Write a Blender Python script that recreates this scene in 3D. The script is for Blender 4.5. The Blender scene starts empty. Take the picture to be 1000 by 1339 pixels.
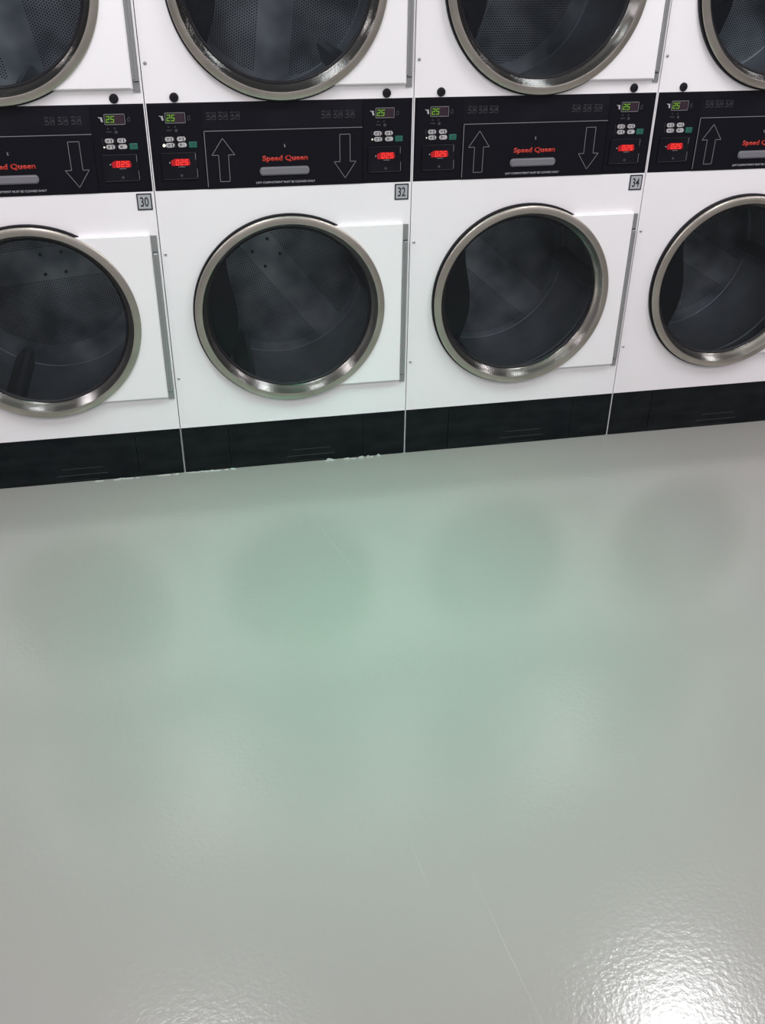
import bpy, bmesh, math, random
from math import sin, cos, pi, radians, sqrt, asin
from mathutils import Matrix, Vector

random.seed(7)
SC = bpy.context.scene
COL = SC.collection

# ------------------------------------------------------------------ camera
PITCH, YAW, ROLL = 0.5560, 0.2134, 0.0139
CAM = Vector((0.0551, -3.0721, 1.7034))
FPX = 1262.8
fw = Vector((sin(YAW)*cos(PITCH), cos(YAW)*cos(PITCH), -sin(PITCH)))
rt0 = Vector((cos(YAW), -sin(YAW), 0)); up0 = rt0.cross(fw)
rt = rt0*cos(ROLL) + up0*sin(ROLL); up = rt.cross(fw)
cd = bpy.data.cameras.new('camera'); cam = bpy.data.objects.new('camera', cd); COL.objects.link(cam)
cd.sensor_fit = 'VERTICAL'; cd.sensor_height = 24.0; cd.lens = FPX/1339*24.0
cd.clip_start = 0.05; cd.clip_end = 60
M = Matrix((rt, up, -fw)).transposed().to_4x4(); M.translation = CAM
cam.matrix_world = M
SC.camera = cam

# ------------------------------------------------------------------ world, lamps, exposure
SC.view_settings.view_transform = 'Standard'; SC.view_settings.look = 'None'
SC.view_settings.gamma = 1; SC.view_settings.use_curve_mapping = False
SC.view_settings.exposure = 0.0
w = bpy.data.worlds.new('world'); SC.world = w; w.use_nodes = True
w.node_tree.nodes['Background'].inputs[0].default_value = (.8, .82, .85, 1)
w.node_tree.nodes['Background'].inputs[1].default_value = .3
CEIL = 2.75
LAMP_X = (-2.2, -0.2, 1.97, 3.95)
LAMP_Y = (-1.08, -2.95)
LAMP_W, LAMP_L = 0.40, 0.85
LAMP_POWER = 25.0
LAMP_COL = (1.0, 0.915, 0.94); LAMP_MID = (0.935, 0.945, 0.955)
for ly in LAMP_Y:
    for lx in LAMP_X:
        ld = bpy.data.lights.new('ceiling_lamp', 'AREA'); ld.shape = 'RECTANGLE'
        ld.size = LAMP_W; ld.size_y = LAMP_L; ld.energy = LAMP_POWER; ld.color = LAMP_MID if (ly > -2 and -1 < lx < 3) else LAMP_COL
        lo = bpy.data.objects.new('ceiling_lamp', ld); COL.objects.link(lo)
        lo.location = (lx, ly, CEIL-.03)
# added green light standing in for the camera's colour cast mid-aisle
gd = bpy.data.lights.new('green_cast_light', 'AREA'); gd.shape = 'DISK'; gd.size = .8; gd.energy = 4.7; gd.color = (.03, 1.0, .56); gd.spread = radians(56)
go = bpy.data.objects.new('green_cast_light', gd); COL.objects.link(go)
go.location = (.46, -1.35, CEIL-.05)
go.rotation_euler = (Vector((.50, -.88, .0))-go.location).to_track_quat('-Z', 'Y').to_euler()

# ------------------------------------------------------------------ materials
def mat(name, col, rough=.5, metal=0., spec=.5, coat=0., emit=None, estr=0.):
    m = bpy.data.materials.new(name); m.use_nodes = True
    b = m.node_tree.nodes['Principled BSDF']
    b.inputs['Base Color'].default_value = (*col, 1); b.inputs['Roughness'].default_value = rough
    b.inputs['Metallic'].default_value = metal; b.inputs['Specular IOR Level'].default_value = spec
    b.inputs['Coat Weight'].default_value = coat
    if emit: b.inputs['Emission Color'].default_value = (*emit, 1); b.inputs['Emission Strength'].default_value = estr
    return m
def nd(m, t, **kw):
    n = m.node_tree.nodes.new(t)
    for k, v in kw.items(): setattr(n, k, v)
    return n
def lk(m, a, b): m.node_tree.links.new(a, b)
def noise_wear(m, scale, c1, c2, rlo=None, rhi=None, bump=0., bscale=None, stretch=None, blur=(.35, .7)):
    b = m.node_tree.nodes['Principled BSDF']
    tc = nd(m, 'ShaderNodeTexCoord'); mp = nd(m, 'ShaderNodeMapping'); lk(m, tc.outputs['Object'], mp.inputs[0])
    if stretch: mp.inputs['Scale'].default_value = stretch
    n = nd(m, 'ShaderNodeTexNoise'); n.inputs['Scale'].default_value = scale; n.inputs['Detail'].default_value = 5
    lk(m, mp.outputs[0], n.inputs[0])
    r = nd(m, 'ShaderNodeValToRGB'); r.color_ramp.elements[0].position, r.color_ramp.elements[1].position = blur
    r.color_ramp.elements[0].color = (*c1, 1); r.color_ramp.elements[1].color = (*c2, 1)
    lk(m, n.outputs[0], r.inputs[0]); lk(m, r.outputs[0], b.inputs['Base Color'])
    if rlo is not None:
        mr = nd(m, 'ShaderNodeMapRange'); mr.inputs['To Min'].default_value = rlo; mr.inputs['To Max'].default_value = rhi
        lk(m, n.outputs[0], mr.inputs['Value']); lk(m, mr.outputs[0], b.inputs['Roughness'])
    if bump:
        n2 = nd(m, 'ShaderNodeTexNoise'); n2.inputs['Scale'].default_value = bscale or scale*4
        lk(m, mp.outputs[0], n2.inputs[0])
        bp = nd(m, 'ShaderNodeBump'); bp.inputs['Strength'].default_value = bump; bp.inputs['Distance'].default_value = .002
        lk(m, n2.outputs[0], bp.inputs['Height']); lk(m, bp.outputs[0], b.inputs['Normal'])
    return m

WHITE = noise_wear(mat('white_enamel', (.8,.8,.8), .32), 3, (.885,.865,.895), (.905,.885,.915), .27, .36)
WHITE2 = mat('white_enamel_door', (.91,.895,.92), .28)
BLACK = noise_wear(mat('black_enamel', (.012,.013,.018), .35, spec=.16), 6, (.006,.006,.010), (.010,.010,.015), .3, .42)
KICK = noise_wear(mat('black_kick_plate', (.012,.013,.015), .3, spec=.16), 9, (.004,.006,.008), (.011,.014,.016), .24, .45, stretch=(1,1,3))
OVER = mat('black_overlay_film', (.006,.006,.010), .4, spec=.14)
RUBBER = mat('black_rubber', (.006,.006,.010), .5, spec=.3)
STEEL = noise_wear(mat('brushed_stainless', (.4,.38,.34), .3, 1.), 10, (.43,.405,.36), (.52,.49,.44), .30, .38)
STEELC = mat('polished_stainless', (.66,.62,.56), .23, 1.)
HINGE = mat('zinc_hinge', (.40,.41,.42), .38, .75)
FAINT = mat('faint_mark', (.035,.037,.040), .5)
SCREWM = mat('zinc_screw', (.5,.5,.5), .3, .9)
LINE = mat('grey_print', (.22,.22,.23), .5)
DIM = mat('dim_grey_print', (.046,.044,.051), .5)
PALE = mat('pale_print', (.46,.46,.48), .5)
BTN = noise_wear(mat('grey_button', (.5,.49,.5), .4), 160, (.36,.35,.36), (.60,.58,.60))
INK = mat('black_ink', (.012,.012,.014), .5)
GREENB = mat('green_button', (.010,.12,.085), .4)
LOGO = mat('red_logo', (.52,.030,.018), .45)
GRIP = mat('grey_grip', (.17,.17,.19), .42)
GLED = mat('green_led', (.05,.1,.02), .4, emit=(.28,.60,.05), estr=.5)
GWIN = mat('green_led_window', (.012,.02,.008), .3)
PWIN = mat('dark_purple_window', (.030,.014,.024), .3)
RLED = mat('red_led', (.2,.01,.01), .4, emit=(1.,.045,.03), estr=1.0)
RWIN = mat('red_led_window', (.20,.003,.006), .4, emit=(.42,.003,.010), estr=.55)
LEDW = mat('white_led', (.8,.8,.7), .4, emit=(.9,.95,.7), estr=.9)
TAG = mat('grey_tag', (.40,.42,.45), .5)
TAGB = mat('black_tag_border', (.018,.02,.03), .5)
LIFT = mat('lifter_steel', (.24,.25,.26), .45, .6)
FLAKE = mat('paint_flake', (.55,.58,.56), .6)

# drum steel: plain cylinder wall, perforated back plate
def drum_mat():
    m = mat('galvanised_drum', (.42,.44,.46), .42, .55)
    return noise_wear(m, 5, (.30,.32,.34), (.46,.47,.49), .36, .5)
DRUM = drum_mat()
def perf_mat():
    m = mat('perforated_drum_back', (.3,.3,.3), .42, .55); b = m.node_tree.nodes['Principled BSDF']
    uv = nd(m, 'ShaderNodeUVMap'); sp = nd(m, 'ShaderNodeSeparateXYZ'); lk(m, uv.outputs[0], sp.inputs[0])
    def ma(op, a, b_=None, c=None):
        n = nd(m, 'ShaderNodeMath', operation=op)
        for i, v in enumerate((a, b_, c)):
            if v is None: continue
            if isinstance(v, (int, float)): n.inputs[i].default_value = v
            else: lk(m, v, n.inputs[i])
        return n.outputs[0]
    x, y = sp.outputs[0], sp.outputs[1]
    P = .0088
    def hexd(ox, oy):
        fx = ma('SUBTRACT', ma('FRACT', ma('ADD', ma('DIVIDE', x, P), ox)), .5)
        fy = ma('SUBTRACT', ma('FRACT', ma('ADD', ma('DIVIDE', y, P*1.732), oy)), .5)
        fx = ma('MULTIPLY', fx, P); fy = ma('MULTIPLY', fy, P*1.732)
        return ma('SQRT', ma('ADD', ma('MULTIPLY', fx, fx), ma('MULTIPLY', fy, fy)))
    d = ma('MINIMUM', hexd(0, 0), hexd(.5, .5))
    hole = ma('LESS_THAN', d, .0025)
    r = ma('SQRT', ma('ADD', ma('MULTIPLY', x, x), ma('MULTIPLY', y, y)))
    mask = ma('MULTIPLY', ma('LESS_THAN', r, .305), ma('GREATER_THAN', r, .02))
    mask = ma('MULTIPLY', mask, ma('GREATER_THAN', ma('ABSOLUTE', y), .058))
    hm = ma('MULTIPLY', hole, mask)
    n = nd(m, 'ShaderNodeTexNoise'); n.inputs['Scale'].default_value = 6; lk(m, uv.outputs[0], n.inputs[0])
    rp = nd(m, 'ShaderNodeValToRGB'); rp.color_ramp.elements[0].color = (.17,.185,.20,1); rp.color_ramp.elements[1].color = (.56,.57,.58,1)
    rp.color_ramp.elements[0].position = .35; rp.color_ramp.elements[1].position = .68
    lk(m, n.outputs[0], rp.inputs[0])
    mx = nd(m, 'ShaderNodeMix', data_type='RGBA'); lk(m, hm, mx.inputs[0]); lk(m, rp.outputs[0], mx.inputs[6]); mx.inputs[7].default_value = (.012,.012,.014,1)
    lk(m, mx.outputs[2], b.inputs['Base Color'])
    return m
PERF = perf_mat()

# tinted door glass: smoked pane that lets a part of the light through
def glass_mat():
    m = bpy.data.materials.new('smoked_glass'); m.use_nodes = True; nt = m.node_tree; nt.nodes.clear()
    o = nd(m, 'ShaderNodeOutputMaterial'); t = nd(m, 'ShaderNodeBsdfTransparent'); t.inputs[0].default_value = (.70,.75,.79,1)
    g = nd(m, 'ShaderNodeBsdfGlossy'); g.inputs['Roughness'].default_value = .04; g.inputs[0].default_value = (.85,.92,1,1)
    f = nd(m, 'ShaderNodeFresnel'); f.inputs[0].default_value = 1.34
    mx = nd(m, 'ShaderNodeMixShader'); lk(m, f.outputs[0], mx.inputs[0]); lk(m, t.outputs[0], mx.inputs[1]); lk(m, g.outputs[0], mx.inputs[2])
    lk(m, mx.outputs[0], o.inputs[0]); return m
GLASS = glass_mat()

def floor_mat():
    m = mat('painted_concrete_floor', (.4,.42,.4), .25, spec=.78); b = m.node_tree.nodes['Principled BSDF']
    tc = nd(m, 'ShaderNodeTexCoord')
    n = nd(m, 'ShaderNodeTexNoise'); n.inputs['Scale'].default_value = 1.3; n.inputs['Detail'].default_value = 6
    lk(m, tc.outputs['Object'], n.inputs[0])
    r = nd(m, 'ShaderNodeValToRGB'); r.color_ramp.elements[0].position = .3; r.color_ramp.elements[1].position = .75
    r.color_ramp.elements[0].color = (.300,.300,.282,1); r.color_ramp.elements[1].color = (.322,.320,.301,1)
    lk(m, n.outputs[0], r.inputs[0])
    # faint pale scratches: distance to a few segments on the floor
    sp = nd(m, 'ShaderNodeSeparateXYZ'); wob = nd(m, 'ShaderNodeTexNoise'); wob.inputs['Scale'].default_value = 5
    lk(m, tc.outputs['Object'], wob.inputs[0])
    vm = nd(m, 'ShaderNodeVectorMath', operation='MULTIPLY_ADD'); lk(m, wob.outputs['Color'], vm.inputs[0])
    vm.inputs[1].default_value = (.02, .02, 0); lk(m, tc.outputs['Object'], vm.inputs[2])
    prev = r.outputs[0]
    for (ax, ay, bx, by, wd, st) in SCRATCH:
        L = sqrt((bx-ax)**2+(by-ay)**2); ang = math.atan2(by-ay, bx-ax)
        mp = nd(m, 'ShaderNodeMapping', vector_type='TEXTURE'); mp.inputs['Location'].default_value = ((ax+bx)/2+.01, (ay+by)/2+.01, 0)
        mp.inputs['Rotation'].default_value = (0, 0, ang); lk(m, vm.outputs[0], mp.inputs[0])
        s2 = nd(m, 'ShaderNodeSeparateXYZ'); lk(m, mp.outputs[0], s2.inputs[0])
        def step(sock, lim):
            a = nd(m, 'ShaderNodeMath', operation='ABSOLUTE'); lk(m, sock, a.inputs[0])
            c = nd(m, 'ShaderNodeMapRange'); c.inputs['From Min'].default_value = 0; c.inputs['From Max'].default_value = lim
            c.inputs['To Min'].default_value = 1; c.inputs['To Max'].default_value = 0; lk(m, a.outputs[0], c.inputs['Value']); return c.outputs[0]
        q = nd(m, 'ShaderNodeMath', operation='MULTIPLY'); lk(m, step(s2.outputs[0], L/2), q.inputs[0]); lk(m, step(s2.outputs[1], wd), q.inputs[1])
        q2 = nd(m, 'ShaderNodeMath', operation='MULTIPLY'); lk(m, q.outputs[0], q2.inputs[0]); q2.inputs[1].default_value = st
        mx = nd(m, 'ShaderNodeMix', data_type='RGBA'); lk(m, q2.outputs[0], mx.inputs[0]); lk(m, prev, mx.inputs[6]); mx.inputs[7].default_value = (.62,.62,.62,1)
        prev = mx.outputs[2]
    lk(m, prev, b.inputs['Base Color'])
    # orange-peel of rolled floor paint, plus slow waviness
    n2 = nd(m, 'ShaderNodeTexNoise'); n2.inputs['Scale'].default_value = 95; n2.inputs['Detail'].default_value = 2
    lk(m, tc.outputs['Object'], n2.inputs[0])
    bp = nd(m, 'ShaderNodeBump'); bp.inputs['Strength'].default_value = .28; bp.inputs['Distance'].default_value = .0016
    lk(m, n2.outputs[0], bp.inputs['Height'])
    n3 = nd(m, 'ShaderNodeTexNoise'); n3.inputs['Scale'].default_value = 4; lk(m, tc.outputs['Object'], n3.inputs[0])
    b3 = nd(m, 'ShaderNodeBump'); b3.inputs['Strength'].default_value = .10; b3.inputs['Distance'].default_value = .004
    lk(m, n3.outputs[0], b3.inputs['Height']); lk(m, bp.outputs[0], b3.inputs['Normal']); lk(m, b3.outputs[0], b.inputs['Normal'])
    mr = nd(m, 'ShaderNodeMapRange'); mr.inputs['To Min'].default_value = .15; mr.inputs['To Max'].default_value = .19
    lk(m, n.outputs[0], mr.inputs['Value']); lk(m, mr.outputs[0], b.inputs['Roughness'])
    return m
SCRATCH = [(.52,-1.78,.575,-2.25,.0013,.26), (.42,-1.72,.43,-1.86,.0013,.2), (.40,-.35,.50,-.80,.0015,.25), (1.35,-.28,1.50,-.36,.002,.25)]

# ------------------------------------------------------------------ mesh helpers
def obj(name, bm, material, parent=None, smooth=False, loc=None, kind=None):
    bmesh.ops.recalc_face_normals(bm, faces=bm.faces[:])
    me = bpy.data.meshes.new(name); bm.to_mesh(me); bm.free()
    if smooth:
        for p in me.polygons: p.use_smooth = True
        try: me.set_sharp_from_angle(angle=radians(35))
        except Exception: pass
    ms = material if isinstance(material, (list, tuple)) else [material]
    for x in ms: me.materials.append(x)
    o = bpy.data.objects.new(name, me); COL.objects.link(o)
    if parent: o.parent = parent
    if loc: o.location = loc
    if kind: o['kind'] = kind
    return o
def box(bm, x0, x1, y0, y1, z0, z1, bev=0., mi=0):
    t = bmesh.new(); v = [t.verts.new((x, y, z)) for x in (x0, x1) for y in (y0, y1) for z in (z0, z1)]
    for f in ((0,1,3,2),(4,6,7,5),(0,4,5,1),(2,3,7,6),(0,2,6,4),(1,5,7,3)): t.faces.new([v[i] for i in f])
    bmesh.ops.recalc_face_normals(t, faces=t.faces[:])
    if bev: bmesh.ops.bevel(t, geom=t.edges[:], offset=bev, segments=2, affect='EDGES', profile=.5)
    merge(bm, t, mi)
def merge(bm, t, mi=0):
    mp = {v: bm.verts.new(v.co) for v in t.verts}
    for f in t.faces:
        try: nf = bm.faces.new([mp[v] for v in f.verts]); nf.material_index = mi
        except ValueError: pass
    t.free()
def lathe(bm, cx, cz, prof, n=96, close=False, a0=0., a1=2*pi, mi=0):
    full = abs(a1-a0-2*pi) < 1e-6
    cnt = n if full else n+1
    rings = []
    for r, y in prof:
        rings.append([bm.verts.new((cx+r*cos(a0+(a1-a0)*i/n), y, cz+r*sin(a0+(a1-a0)*i/n))) for i in range(cnt)])
    prs = list(zip(rings, rings[1:])) + ([(rings[-1], rings[0])] if close else [])
    for A, B in prs:
        for i in range(n):
            j = (i+1) % cnt
            f = bm.faces.new((A[i], A[j], B[j], B[i])); f.material_index = mi
def disc(bm, cx, cz, r, y, n=32, depth=.001, rx=None, mi=0):
    """short round slab, facing the aisle (-y)"""
    rx = rx or r
    A = [bm.verts.new((cx+rx*cos(2*pi*i/n), y-depth, cz+r*sin(2*pi*i/n))) for i in range(n)]
    B = [bm.verts.new((cx+rx*cos(2*pi*i/n), y, cz+r*sin(2*pi*i/n))) for i in range(n)]
    bm.faces.new(A).material_index = mi; bm.faces.new(B).material_index = mi
    for i in range(n):
        j = (i+1) % n; bm.faces.new((A[i], A[j], B[j], B[i])).material_index = mi
def prism(bm, pts, y0, y1, mi=0):
    A = [bm.verts.new((x, y0, z)) for x, z in pts]; B = [bm.verts.new((x, y1, z)) for x, z in pts]
    bm.faces.new(A).material_index = mi; bm.faces.new(B[::-1]).material_index = mi
    n = len(pts)
    for i in range(n):
        j = (i+1) % n; bm.faces.new((A[i], B[i], B[j], A[j])).material_index = mi
def stroke(bm, pts, wd, y, depth=.0006, closed=False, mi=0):
    seg = list(zip(pts, pts[1:])) + ([(pts[-1], pts[0])] if closed else [])
    for (ax, az), (bx, bz) in seg:
        L = math.hypot(bx-ax, bz-az); ux, uz = (bx-ax)/L, (bz-az)/L; nx, nz = -uz*wd/2, ux*wd/2
        e = wd/2
        p = [(ax-ux*e+nx, az-uz*e+nz), (bx+ux*e+nx, bz+uz*e+nz), (bx+ux*e-nx, bz+uz*e-nz), (ax-ux*e-nx, az-uz*e-nz)]
        prism(bm, p, y-depth, y, mi)
def plate_with_hole(bm, x0, x1, z0, z1, cx, cz, r, y, n=96):
    """flat sheet with a round hole, made of quads between the circle and the rectangle"""
    C, O = [], []
    for i in range(n):
        a = 2*pi*i/n; c, s = cos(a), sin(a)
        t = min(((x1-cx)/c if c > 1e-9 else 1e9), ((x0-cx)/c if c < -1e-9 else 1e9), ((z1-cz)/s if s > 1e-9 else 1e9), ((z0-cz)/s if s < -1e-9 else 1e9))
        C.append(bm.verts.new((cx+r*c, y, cz+r*s))); O.append([cx+t*c, cz+t*s])
    for X in (x0, x1):
        for Z in (z0, z1):
            k = min(range(n), key=lambda i: (O[i][0]-X)**2+(O[i][1]-Z)**2); O[k] = [X, Z]
    O = [bm.verts.new((a, y, b)) for a, b in O]
    for i in range(n):
        j = (i+1) % n; bm.faces.new((C[i], C[j], O[j], O[i]))
    return C
SEG = {'0':'abcdef','1':'bc','2':'abged','3':'abgcd','4':'fgbc','5':'afgcd','6':'afgedc','7':'abc','8':'abcdefg','9':'abcdfg'}
def digits(bm, s, x, z, h, y, wd=.0022, gap=1.35):
    w_ = h*.5
    for ch in s:
        P = {'a':((0,h),(w_,h)),'b':((w_,h),(w_,h/2)),'c':((w_,h/2),(w_,0)),'d':((0,0),(w_,0)),'e':((0,0),(0,h/2)),'f':((0,h/2),(0,h)),'g':((0,h/2),(w_,h/2))}
        for k in SEG.get(ch, ''):
            a, b = P[k]; sl = .12
            stroke(bm, [(x+a[0]+a[1]*sl, z+a[1]), (x+b[0]+b[1]*sl, z+b[1])], wd, y)
        x += w_*gap+wd*1.2
def text(name, body, cx, cz, wd, ht, y, material, parent, bold=0., shear=0., depth=.0005):
    cu = bpy.data.curves.new(name, 'FONT'); cu.body = body; cu.size = 1; cu.offset = bold; cu.shear = shear; cu.extrude = .0; cu.resolution_u = 3
    tmp = bpy.data.objects.new('tmp', cu); COL.objects.link(tmp)
    dg = bpy.context.evaluated_depsgraph_get(); me = bpy.data.meshes.new_from_object(tmp.evaluated_get(dg))
    bpy.data.objects.remove(tmp); bpy.data.curves.remove(cu)
    xs = [v.co.x for v in me.vertices]; ys = [v.co.y for v in me.vertices]
    x0, x1, y0, y1 = min(xs), max(xs), min(ys), max(ys)
    for v in me.vertices:
        X = cx+((v.co.x-x0)/(x1-x0)-.5)*wd; Z = cz+((v.co.y-y0)/(y1-y0)-.5)*ht
        v.co = (X, y, Z)
    bm = bmesh.new(); bm.from_mesh(me); bpy.data.meshes.remove(me)
    ex = bmesh.ops.extrude_face_region(bm, geom=bm.faces[:])
    for g in ex['geom']:
        if isinstance(g, bmesh.types.BMVert): g.co.y -= depth
    return obj(name, bm, material, parent)

# ------------------------------------------------------------------ room
RX0, RX1, RY0, RY1 = -4.2, 6.6, -5.6, .86
bm = bmesh.new(); box(bm, RX0, RX1, RY0, RY1, -.1, 0); obj('floor', bm, floor_mat(), kind='structure')
CE = mat('ceiling_tile', (.74,.74,.75), .8); WL = mat('painted_wall', (.66,.66,.68), .6)
bm = bmesh.new(); box(bm, RX0, RX1, RY0, RY1, CEIL, CEIL+.1); ceil = obj('ceiling', bm, CE, kind='structure')
for ly in LAMP_Y:
    for lx in LAMP_X:
        bm = bmesh.new()
        for a in (-1, 1):
            x = lx+a*(LAMP_W/2+.02); box(bm, x-.015, x+.015, ly-LAMP_L/2-.03, ly+LAMP_L/2+.03, CEIL-.035, CEIL)
            q = ly+a*(LAMP_L/2+.02); box(bm, lx-LAMP_W/2-.005, lx+LAMP_W/2+.005, q-.015, q+.015, CEIL-.035, CEIL)
        obj('lamp_frame', bm, WHITE2, ceil)
for nm, a in (('wall_back', (RX0, RX1, RY1, RY1+.1, 0, CEIL)), ('wall_front', (RX0, RX1, RY0-.1, RY0, 0, CEIL)),
              ('wall_left', (RX0-.1, RX0, RY0, RY1, 0, CEIL)), ('wall_right', (RX1, RX1+.1, RY0, RY1, 0, CEIL))):
    bm = bmesh.new(); box(bm, *a); obj(nm, bm, WL, kind='structure')

# ------------------------------------------------------------------ dryer
W = .80
ZK, ZB, ZT, ZTOP = .1754, .9767, 1.2248, 1.945
ZL, ZU = .5765, 1.5415
R = .3135; GAP = .0012; SH = .0030      # outer ring radius, half gap, side sheet thickness
CX = .40
HOLE = .285
DEPTH = .78

def build_door(root, cz, up_):
    pl = bmesh.new(); hh = .2755; r = .300; th = asin(hh/r)
    pts = [(CX+r*cos(th), cz+hh), (.7725, cz+hh), (.7725, cz-hh)]
    pts += [(CX+r*cos(a), cz+r*sin(a)) for a in [(-th+2*th*i/40) for i in range(41)]]
    pts = pts[:-1]
    prism(pl, pts, -.018, -.002)
    bmesh.ops.recalc_face_normals(pl, faces=pl.faces[:])
    eg = [e for e in pl.edges if len(e.link_faces) == 2 and all(v.co.y < -.017 for v in e.verts) and all(v.co.x > CX+r*cos(th)-.001 for v in e.verts)
          and (all(v.co.x > .77 for v in e.verts) or all(abs(abs(v.co.z-cz)-hh) < 1e-4 for v in e.verts))]
    bmesh.ops.bevel(pl, geom=eg, offset=.0035, segments=3, affect='EDGES')
    door = obj('door', pl, WHITE2, root)
    b = bmesh.new()
    lathe(b, CX, cz, [(.3190, -.0005), (.3190, -.010), (.3178, -.0122), (.286, -.0122), (.286, -.0005)], close=True)
    obj('gasket', b, RUBBER, door, True)
    b = bmesh.new()
    lathe(b, CX, cz, [(.2905, -.0262), (.2880, -.0215), (.2845, -.0135), (.2805, -.0055), (.2765, .0015), (.2735, .0065), (.2725, .0100), (.2725, .0180)], n=160, mi=1)
    lathe(b, CX, cz, [(.2725, .0180), (.2850, .0180), (.3000, -.0125), (.3125, -.0125), (.3137, -.0165), (.3137, -.0205), (.3128, -.0228), (.3110, -.0240), (.3000, -.0258), (.2925, -.0268), (.2905, -.0262)], n=160)
    bmesh.ops.remove_doubles(b, verts=b.verts[:], dist=1e-5)
    obj('door_ring', b, [STEEL, STEELC], door, True)
    b = bmesh.new()
    lathe(b, CX, cz, [(.2730, .0145), (.2722, .0105), (.2700, .0100), (.2670, .0120), (.2655, .0150), (.2730, .0172)], n=128, close=True)
    obj('glass_seal', b, RUBBER, door, True)
    b = bmesh.new()                     # gently domed pane
    prof = [(.2665*i/8, .0150-.004*(1-(i/8)**2)) for i in range(8, 0, -1)]
    lathe(b, CX, cz, prof, n=96)
    ctr = b.verts.new((CX, .011, cz)); b.verts.ensure_lookup_table()
    last = b.verts[96*7:96*8]
    for i in range(96): b.faces.new((last[i], last[(i+1) % 96], ctr))
    obj('glass_pane', b, GLASS, door, True)
    # hinge strip
    b = bmesh.new(); box(b, .7735, .7925, -.005, -.0005, cz-.286, cz+.268)
    box(b, .7760, .7905, -.013, -.005, cz-.256, cz+.214, .002)
    n = 16
    for zz0, zz1 in ((cz-.250, cz+.208),):
        A = []
        for z in (zz0, zz1): A.append([b.verts.new((.7775+.0045*cos(2*pi*i/n), -.0135+.0045*sin(2*pi*i/n), z)) for i in range(n)])
        b.faces.new(A[0][::-1]); b.faces.new(A[1])
        for i in range(n): b.faces.new((A[0][i], A[0][(i+1) % n], A[1][(i+1) % n], A[1][i]))
    h = obj('hinge', b, HINGE, door)
    for z in (cz+.202, cz-.238): b = bmesh.new(); disc(b, .7860, z, .0034, -.013, 12, .0012); obj('hinge_screw', b, SCREWM, door)
    for z in (cz+.216, cz-.258): b = bmesh.new(); box(b, .7765, .7905, -.0062, -.0048, z-.0012, z+.0012); obj('hinge_slot', b, INK, door)

def build_drum(root, cz, band, off, bolt_at, ribs):
    D0, D1, RR = .045, .47, .335
    b = bmesh.new()
    lathe(b, CX, cz, [(HOLE-.004, D0-.012), (RR-.012, D0-.008), (RR, D0), (RR, D0+.10), (RR-.004, D0+.104), (RR-.004, D0+.112), (RR, D0+.116), (RR, D1-.003), (RR-.004, D1)], n=96)
    drum = obj('drum', b, DRUM, root, True)
    b = bmesh.new(); uvl = b.loops.layers.uv.new('UVMap')
    rs = [RR-.003, .25, .17, .09, .03]; rings = []
    for r in rs: rings.append([b.verts.new((CX+r*cos(2*pi*i/72), D1-.002, cz+r*sin(2*pi*i/72))) for i in range(72)])
    for A, B in zip(rings, rings[1:]):
        for i in range(72): b.faces.new((A[i], A[(i+1) % 72], B[(i+1) % 72], B[i]))
    b.faces.new(rings[-1])
    ca, sa = cos(-band), sin(-band)
    for f in b.faces:
        for l in f.loops:
            dx, dz = l.vert.co.x-CX, l.vert.co.z-cz
            l[uvl].uv = (dx*ca-dz*sa, dx*sa+dz*ca-off)
    obj('back_plate', b, PERF, drum)
    if bolt_at is not None:
        for da in (-.036, .036):
            for dp in (-.036, .036):
                u, v = bolt_at+da, off+dp; b = bmesh.new()
                disc(b, CX+u*cos(band)-v*sin(band), cz+u*sin(band)+v*cos(band), .0058, D1-.003, 12, .004); obj('bolt', b, INK, drum)
    for k in range(3):                  # lifter ribs
        a = ribs+radians(120*k)
        b = bmesh.new(); n = 6; secs = []
        for y, hgt in ((D0+.02, .035), (D0+.06, .058), (D1-.06, .066), (D1-.012, .060)):
            ring = []
            for t, rr in ((-.034, 0), (-.018, .7), (-.008, 1), (.008, 1), (.018, .7), (.034, 0)):
                r_ = RR-.002-hgt*rr; ux, uz = cos(a), sin(a)
                ring.append(b.verts.new((CX+ux*r_-uz*t, y, cz+uz*r_+ux*t)))
            secs.append(ring)
        for A, B in zip(secs, secs[1:]):
            for i in range(5): b.faces.new((A[i], A[i+1], B[i+1], B[i]))
        b.faces.new(secs[0]); b.faces.new(secs[-1])
        obj('lifter_rib', b, LIFT, drum, True)
    # black inner liner between door opening and drum, plus an added black sheet filling the dark left side
    b = bmesh.new()
    lathe(b, CX, cz, [(HOLE, .001), (HOLE, .034), (HOLE-.004, .036)], n=96)
    r = HOLE-.002; top, bot = radians(133), radians(222)
    pts = [(CX+r*cos(top+(bot-top)*i/24), cz+r*sin(top+(bot-top)*i/24)) for i in range(25)]
    x0, z0 = pts[-1]; x1, z1 = pts[0]
    inner = []
    for i in range(1, 24):
        t = i/24; z = z0+(z1-z0)*t
        x = x0+(x1-x0)*t + .020*sin(pi*t)+.012*sin(2*pi*t-.6)
        inner.append((x, z))
    prism(b, pts+inner, .030, .036)
    obj('liner_and_black_sheet', b, RUBBER, root)

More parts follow.
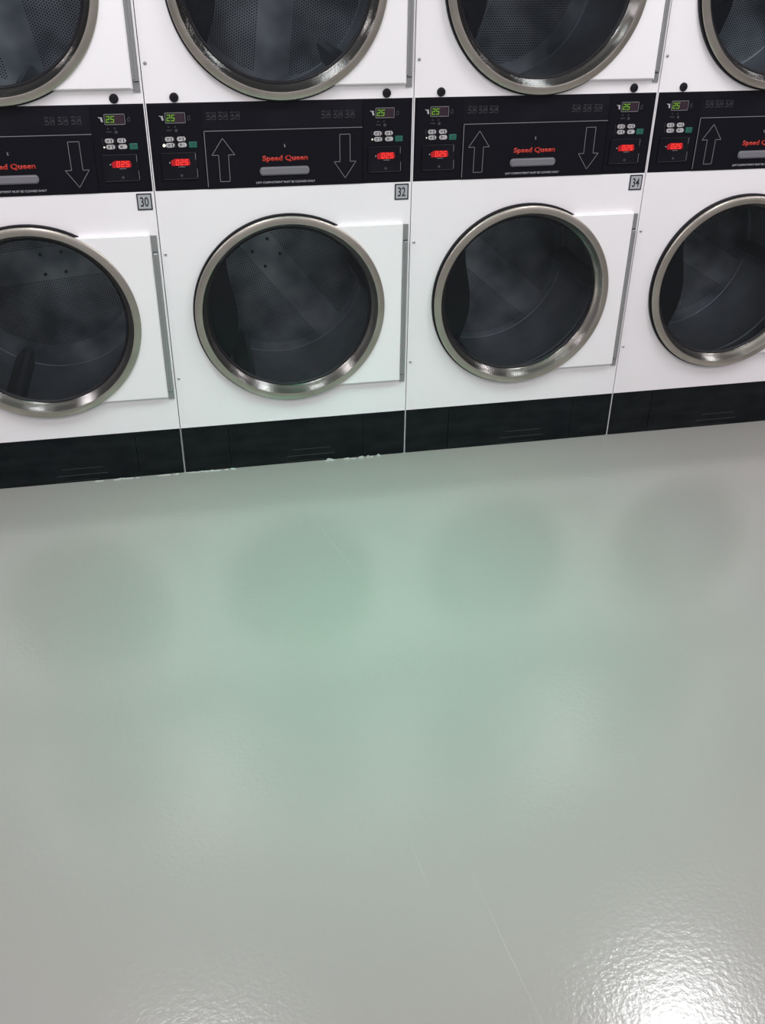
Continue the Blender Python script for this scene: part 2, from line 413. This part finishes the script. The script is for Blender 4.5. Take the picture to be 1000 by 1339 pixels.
def build_module(root, x, left, led, red):
    """electronic control: display, four keys, start key, coin display. x = left edge of the display"""
    x0, x1 = (.008, .158) if left else (.6425, .792)
    b = bmesh.new(); box(b, x0, x1, -.0030, -.0010, ZB+.003, ZT-.003, .0006)
    mod = obj('control_module', b, OVER, root)
    y = -.0031
    b = bmesh.new(); box(b, x+.002, x+.026, y-.0004, y, 1.1715, 1.1965, mi=0); box(b, x+.026, x+.054, y-.0004, y, 1.1715, 1.1965, mi=1)
    stroke(b, [(x, 1.170), (x+.057, 1.170), (x+.057, 1.198), (x, 1.198)], .0014, y, .0008, True, mi=2)
    obj('time_display', b, [GWIN, PWIN, LINE], mod)
    b = bmesh.new(); digits(b, '25', x+.0045, 1.1765, .0155, y-.0005, .0020); obj('time_digits', b, GLED, mod)
    b = bmesh.new()
    stroke(b, [(x-.010, 1.188), (x-.008, 1.188)], .004, y); stroke(b, [(x-.0085, 1.184), (x-.0075, 1.180)], .005, y); stroke(b, [(x-.016, 1.190), (x-.013, 1.189)], .002, y)
    obj('arrow_mark', b, PALE, mod)
    b = bmesh.new()
    stroke(b, [(x+.064, 1.184), (x+.070, 1.190), (x+.072, 1.180), (x+.066, 1.176)], .0018, y, closed=True)
    obj('pictogram', b, DIM, mod)
    for q in (.007, .026): b = bmesh.new(); disc(b, x+q, 1.1595, .0022, y, 10, .0006); obj('status_light', b, DIM, mod)
    b = bmesh.new(); stroke(b, [(x+.002, 1.1500), (x+.014, 1.1500)], .0026, y); obj('status_mark', b, DIM, mod)
    b = bmesh.new(); disc(b, x+.0285, 1.1490, .0045, y, 12, .0006); obj('status_mark', b, DIM, mod)
    bx = x+.003
    for i, (dx, z) in enumerate(((0, 1.1255), (.0350, 1.1255), (.0015, 1.1085), (.0365, 1.1085))):
        b = bmesh.new(); cx_ = bx+dx+.003
        n = 20; pts = []
        for k in range(n):
            a = 2*pi*k/n; pts.append((cx_+(.0065 if cos(a) > 0 else -.0065)*1+.0062*cos(a), z+.0064*sin(a)))
        prism(b, pts, y-.0022, y)
        stroke(b, [(cx_-.0195, z-.007), (cx_-.0195, z+.007)], .0010, y, mi=2)
        stroke(b, [(cx_-.0065, z+.0018), (cx_-.0010, z+.0018)], .0020, y-.0022, .0004, mi=1)
        stroke(b, [(cx_-.0065, z-.0020), (cx_-.0020, z-.0020)], .0016, y-.0022, .0004, mi=1)
        if i != 3: stroke(b, [(cx_+.0062, z-.0035), (cx_+.0052, z+.0035)], .0026, y-.0022, .0004, mi=1)
        obj('key', b, [BTN, INK, DIM], mod)
    b = bmesh.new(); gx = x+.0735; box(b, gx-.0120, gx+.0120, y-.002, y, 1.1000, 1.1170, .0012)
    stroke(b, [(gx-.004, 1.1115), (gx+.005, 1.1115)], .0018, y-.002, .0004, mi=1); stroke(b, [(gx+.001, 1.1105), (gx+.001, 1.1045)], .0018, y-.002, .0004, mi=1)
    obj('start_key', b, [GREENB, DIM], mod)
    if led:
        b = bmesh.new(); disc(b, bx-.0135, 1.1080, .0036*led, y, 14, .0012); obj('indicator_light', b, LEDW, mod)
    # coin meter frame
    c0, c1 = x-.024, x+.082
    b = bmesh.new(); box(b, c0, c1, y-.0030, y, 1.008, 1.088, .0022)
    stroke(b, [(c1-.004, 1.084), (c1-.004, 1.066)], .0012, y-.003, .0004, mi=1); stroke(b, [(c1-.002, 1.040), (c1-.002, 1.014)], .0012, y-.003, .0004, mi=1)
    stroke(b, [(c1-.005, 1.0115), (c0+.006, 1.0115)], .0009, y-.003, .0004, mi=2)
    stroke(b, [(x+.026, 1.0465), (x+.044, 1.0465)], .0016, y-.003, .0004, mi=1)
    obj('coin_meter', b, [BLACK, LINE, DIM], mod)
    b = bmesh.new(); prism(b, [(x+.006, 1.0500), (x+.058, 1.0500), (x+.0615, 1.0560), (x+.058, 1.0690), (x+.016, 1.0700), (x+.004, 1.0640)], y-.0040, y-.0030)
    obj('price_display', b, RWIN, mod)
    b = bmesh.new(); digits(b, red, x+.0190, 1.0525, .0140, y-.0040, .0027, 1.42); obj('price_digits', b, RLED, mod)
    b = bmesh.new(); disc(b, x+.0005, 1.0590, .0018, y-.003, 10, .0005); obj('price_mark', b, PALE, mod)
    b = bmesh.new(); disc(b, x+.0325, 1.0215, .0042, y-.003, 14, .0006); obj('coin_button', b, DIM, mod)

def icons(b, xs, z, y):
    for i, x in enumerate(xs):
        stroke(b, [(x, z-.010), (x+.010, z-.010), (x+.010, z-.003), (x, z-.001)], .0022, y)
        stroke(b, [(x+.001, z+.006), (x+.003, z+.010), (x+.010, z+.008)], .0022, y)
        disc(b, x+.006, z+.0015, .0022, y, 8, .0005)
        stroke(b, [(x+.015, z-.011), (x+.026, z-.011), (x+.026, z+.009), (x+.015, z+.009)], .0012, y, closed=True)
        stroke(b, [(x+.018, z-.004), (x+.021, z+.004), (x+.024, z-.004)], .0022, y)

def build_dryer(k, label, tagno, angs, leds, red=('025', '025')):
    root = bpy.data.objects.new('stacked_dryer', None); COL.objects.link(root)
    root.location = (k*W, 0, 0); root['label'] = label; root['category'] = 'dryer'; root['group'] = 'stacked laundromat dryers in a row'
    g0, g1 = GAP, W-GAP
    # shell: two sides, back and top
    b = bmesh.new()
    box(b, g0, g0+SH, -.001, DEPTH, 0, ZTOP); box(b, g1-SH, g1, -.001, DEPTH, 0, ZTOP)
    box(b, g0+SH, g1-SH, DEPTH-.003, DEPTH, 0, ZTOP); box(b, g0+SH, g1-SH, .004, DEPTH-.003, ZTOP-.003, ZTOP); box(b, g0+SH, g1-SH, .03, DEPTH-.003, .02, .023)
    obj('cabinet', b, WHITE, root)
    i0, i1 = g0+SH-.0002, g1-SH+.0002
    for (z0, z1, cz) in ((ZK, ZB, ZL), (ZT, ZTOP, ZU)):
        b = bmesh.new()
        x0, x1 = g0, g1
        F = plate_with_hole(b, x0, x1, z0, z1, CX, cz, HOLE, -.0015)
        G = plate_with_hole(b, x0, x1, z0, z1, CX, cz, HOLE, -.0002)
        for i in range(96): b.faces.new((F[i], F[(i+1) % 96], G[(i+1) % 96], G[i]))
        e = [(x0, z0), (x1, z0), (x1, z1), (x0, z1)]
        for i in range(4):
            (ax, az), (bx_, bz) = e[i], e[(i+1) % 4]
            b.faces.new([b.verts.new(p) for p in ((ax, -.0015, az), (bx_, -.0015, bz), (bx_, -.0002, bz), (ax, -.0002, az))])
        obj('front_panel', b, WHITE, root)
    # control band
    b = bmesh.new(); box(b, i0, i1, -.0010, .004, ZB+.0006, ZT-.0006)
    cp = obj('control_band', b, BLACK, root)
    for x, z in ((.174, 1.187), (.209, 1.187), (.244, 1.187), (.516, 1.184), (.553, 1.184), (.590, 1.184)):
        b = bmesh.new(); icons(b, (x,), z, -.0010); obj('instruction_pictogram', b, DIM, cp)
    build_module(root, .0540, True, leds[0], red[0]); build_module(root, .6820, False, leds[1], red[1])
    # lint door
    b = bmesh.new(); box(b, .1605, .6405, -.0042, -.0012, ZB+.002, 1.146, .0008)
    ld = obj('lint_door', b, OVER, root); y = -.0043
    b = bmesh.new(); stroke(b, [(.163, .985), (.1625, 1.145), (.6395, 1.145)], .0017, y); obj('outline', b, LINE, ld)
    for pts in (((.215, 1.124), (.181, 1.076), (.2005, 1.076), (.2005, .999), (.230, .999), (.230, 1.076), (.249, 1.076)),
                ((.586, .997), (.552, 1.046), (.570, 1.046), (.570, 1.126), (.602, 1.126), (.602, 1.046), (.620, 1.046))):
        b = bmesh.new(); stroke(b, list(pts), .0014, y, closed=True); obj('arrow', b, LINE, ld)
    text('brand_lettering', 'Speed Queen', .401, 1.0600, .139, .0205, y, LOGO, ld, bold=.036, shear=.0)
    text('warning_lettering', 'LINT COMPARTMENT MUST BE CLEANED DAILY', .400, .9915, .182, .0062, y, PALE, ld, bold=.006)
    b = bmesh.new()
    for t, (yy, inset) in enumerate(((0, 0), (-.009, .003))): pass
    pts = []
    for c, s in ((.4650, 1), (.3310, -1)):
        for i in range(9):
            a = -pi/2+pi*i/8 if s > 0 else pi/2+pi*i/8
            pts.append((c+.0095*cos(a), 1.0250+.0125*sin(a)))
    prism(b, pts, y-.006, y)
    bmesh.ops.recalc_face_normals(b, faces=b.faces[:])
    eg = [e for e in b.edges if all(v.co.y < y-.005 for v in e.verts)]
    bmesh.ops.bevel(b, geom=eg, offset=.004, segments=3, affect='EDGES')
    obj('handle', b, GRIP, ld, True)
    b = bmesh.new(); lathe(b, .401, 1.098, [(.0065, y), (.0065, y-.002), (.0050, y-.003), (.0001, y-.003)], n=20); obj('lock', b, BLACK, ld, True)
    b = bmesh.new(); stroke(b, [(.4005, 1.095), (.3995, 1.101)], .0026, y-.003); obj('keyhole', b, LINE, ld)
    # plug buttons, screws
    for x in (.0850, .7155):
        b = bmesh.new(); lathe(b, x, 1.2395, [(.0132, -.0005), (.0132, -.004), (.0115, -.0065), (.006, -.0075), (.0055, -.0060), (.0001, -.0060)], n=32); obj('plug_button', b, RUBBER, root, True)
    for z in (.7835, .3620, 1.3310, 1.7500):
        b = bmesh.new(); lathe(b, .0135, z, [(.0048, -.0010), (.0046, -.0030), (.0030, -.0045), (.0001, -.0048)], n=16); obj('screw', b, SCREWM, root, True)
    for cz, (bd, off, ba, rb) in ((ZL, angs[0]), (ZU, angs[1])):
        build_door(root, cz, cz > 1); build_drum(root, cz, radians(bd), off, ba, radians(rb))
    # kick plate: centre cover and two end pieces
    b = bmesh.new(); box(b, g0+.0008, .1628, -.0016, .004, 0.001, ZK-.0006, .0008); obj('kick_plate', b, KICK, root)
    b = bmesh.new(); box(b, .6442, g1-.0008, -.0016, .004, 0.001, ZK-.0006, .0008); obj('kick_plate', b, KICK, root)
    b = bmesh.new(); box(b, .1640, .6432, -.0022, .004, 0.001, ZK-.0006, .0008)
    c = obj('kick_cover', b, KICK, root)
    b = bmesh.new()
    stroke(b, [(.388, .0535), (.522, .0535)], .0016, -.0022, .0010); stroke(b, [(.367, .0285), (.536, .0285)], .0020, -.0022, .0010)
    stroke(b, [(.360, .0060), (.505, .0075)], .0012, -.0022, .0006)
    obj('finger_grip', b, FAINT, c)
    b = bmesh.new(); disc(b, .432, .128, .0065, -.0022, 16, .0015); obj('cover_screw', b, BLACK, c)
    if tagno:
        b = bmesh.new(); box(b, .7455, .7905, -.0032, -.0015, .9225, .9720, .0003)
        t = obj('number_tag', b, TAGB, root)
        b = bmesh.new(); box(b, .7495, .7865, -.0036, -.0032, .9268, .9680); obj('tag_face', b, TAG, t)
        text('tag_number', tagno, .7680, .9475, .0245, .0290, -.0036, INK, t, bold=.012)
    return root

build_dryer(-1, 'white stacked dryer numbered 30, cut off by the left edge of the photo', '30', ((5, .054, .020, -115), (100, .02, None, -80)), (.9, .6))
build_dryer(0, 'white stacked dryer numbered 32, between the dryers numbered 30 and 34', '32', ((-52, .010, -.0625, -118), (83, -.055, None, -49)), (1.2, .6))
build_dryer(1, 'white stacked dryer numbered 34, right of the dryer numbered 32', '34', ((-40, -.010, None, -122), (60, .03, None, -125)), (.5, 0))
build_dryer(2, 'white stacked dryer without visible number, cut off by right edge of the photo', None, ((-30, .03, None, -124), (70, -.03, None, -100)), (0, 0))

# ------------------------------------------------------------------ flakes and sealant scraps along the floor line
def flakes(label, x0, x1, n, zmax, seed):
    rnd = random.Random(seed); b = bmesh.new()
    for i in range(n):
        x = rnd.uniform(x0, x1); l = rnd.uniform(.006, .028); hgt = rnd.uniform(.002, zmax); y = -.008-rnd.uniform(0, .006)
        pts = [(x, .0003)]
        m = 7
        pts += [(x+l*(j/m), .001+hgt*sin(pi*j/m)*rnd.uniform(.4, 1)) for j in range(1, m)]
        pts += [(x+l, .0003)]
        prism(b, pts, y, y+rnd.uniform(.002, .005))
    o = obj('sealant_scraps', b, FLAKE); o['label'] = label; o['category'] = 'sealant'; o['kind'] = 'stuff'
flakes('cracked pale sealant along the floor line at the joint of dryers 30 and 32', -.33, .17, 34, .004, 3)
flakes('curled white sealant scraps at the foot of dryer 32, near its right end', .50, .70, 13, .012, 5)
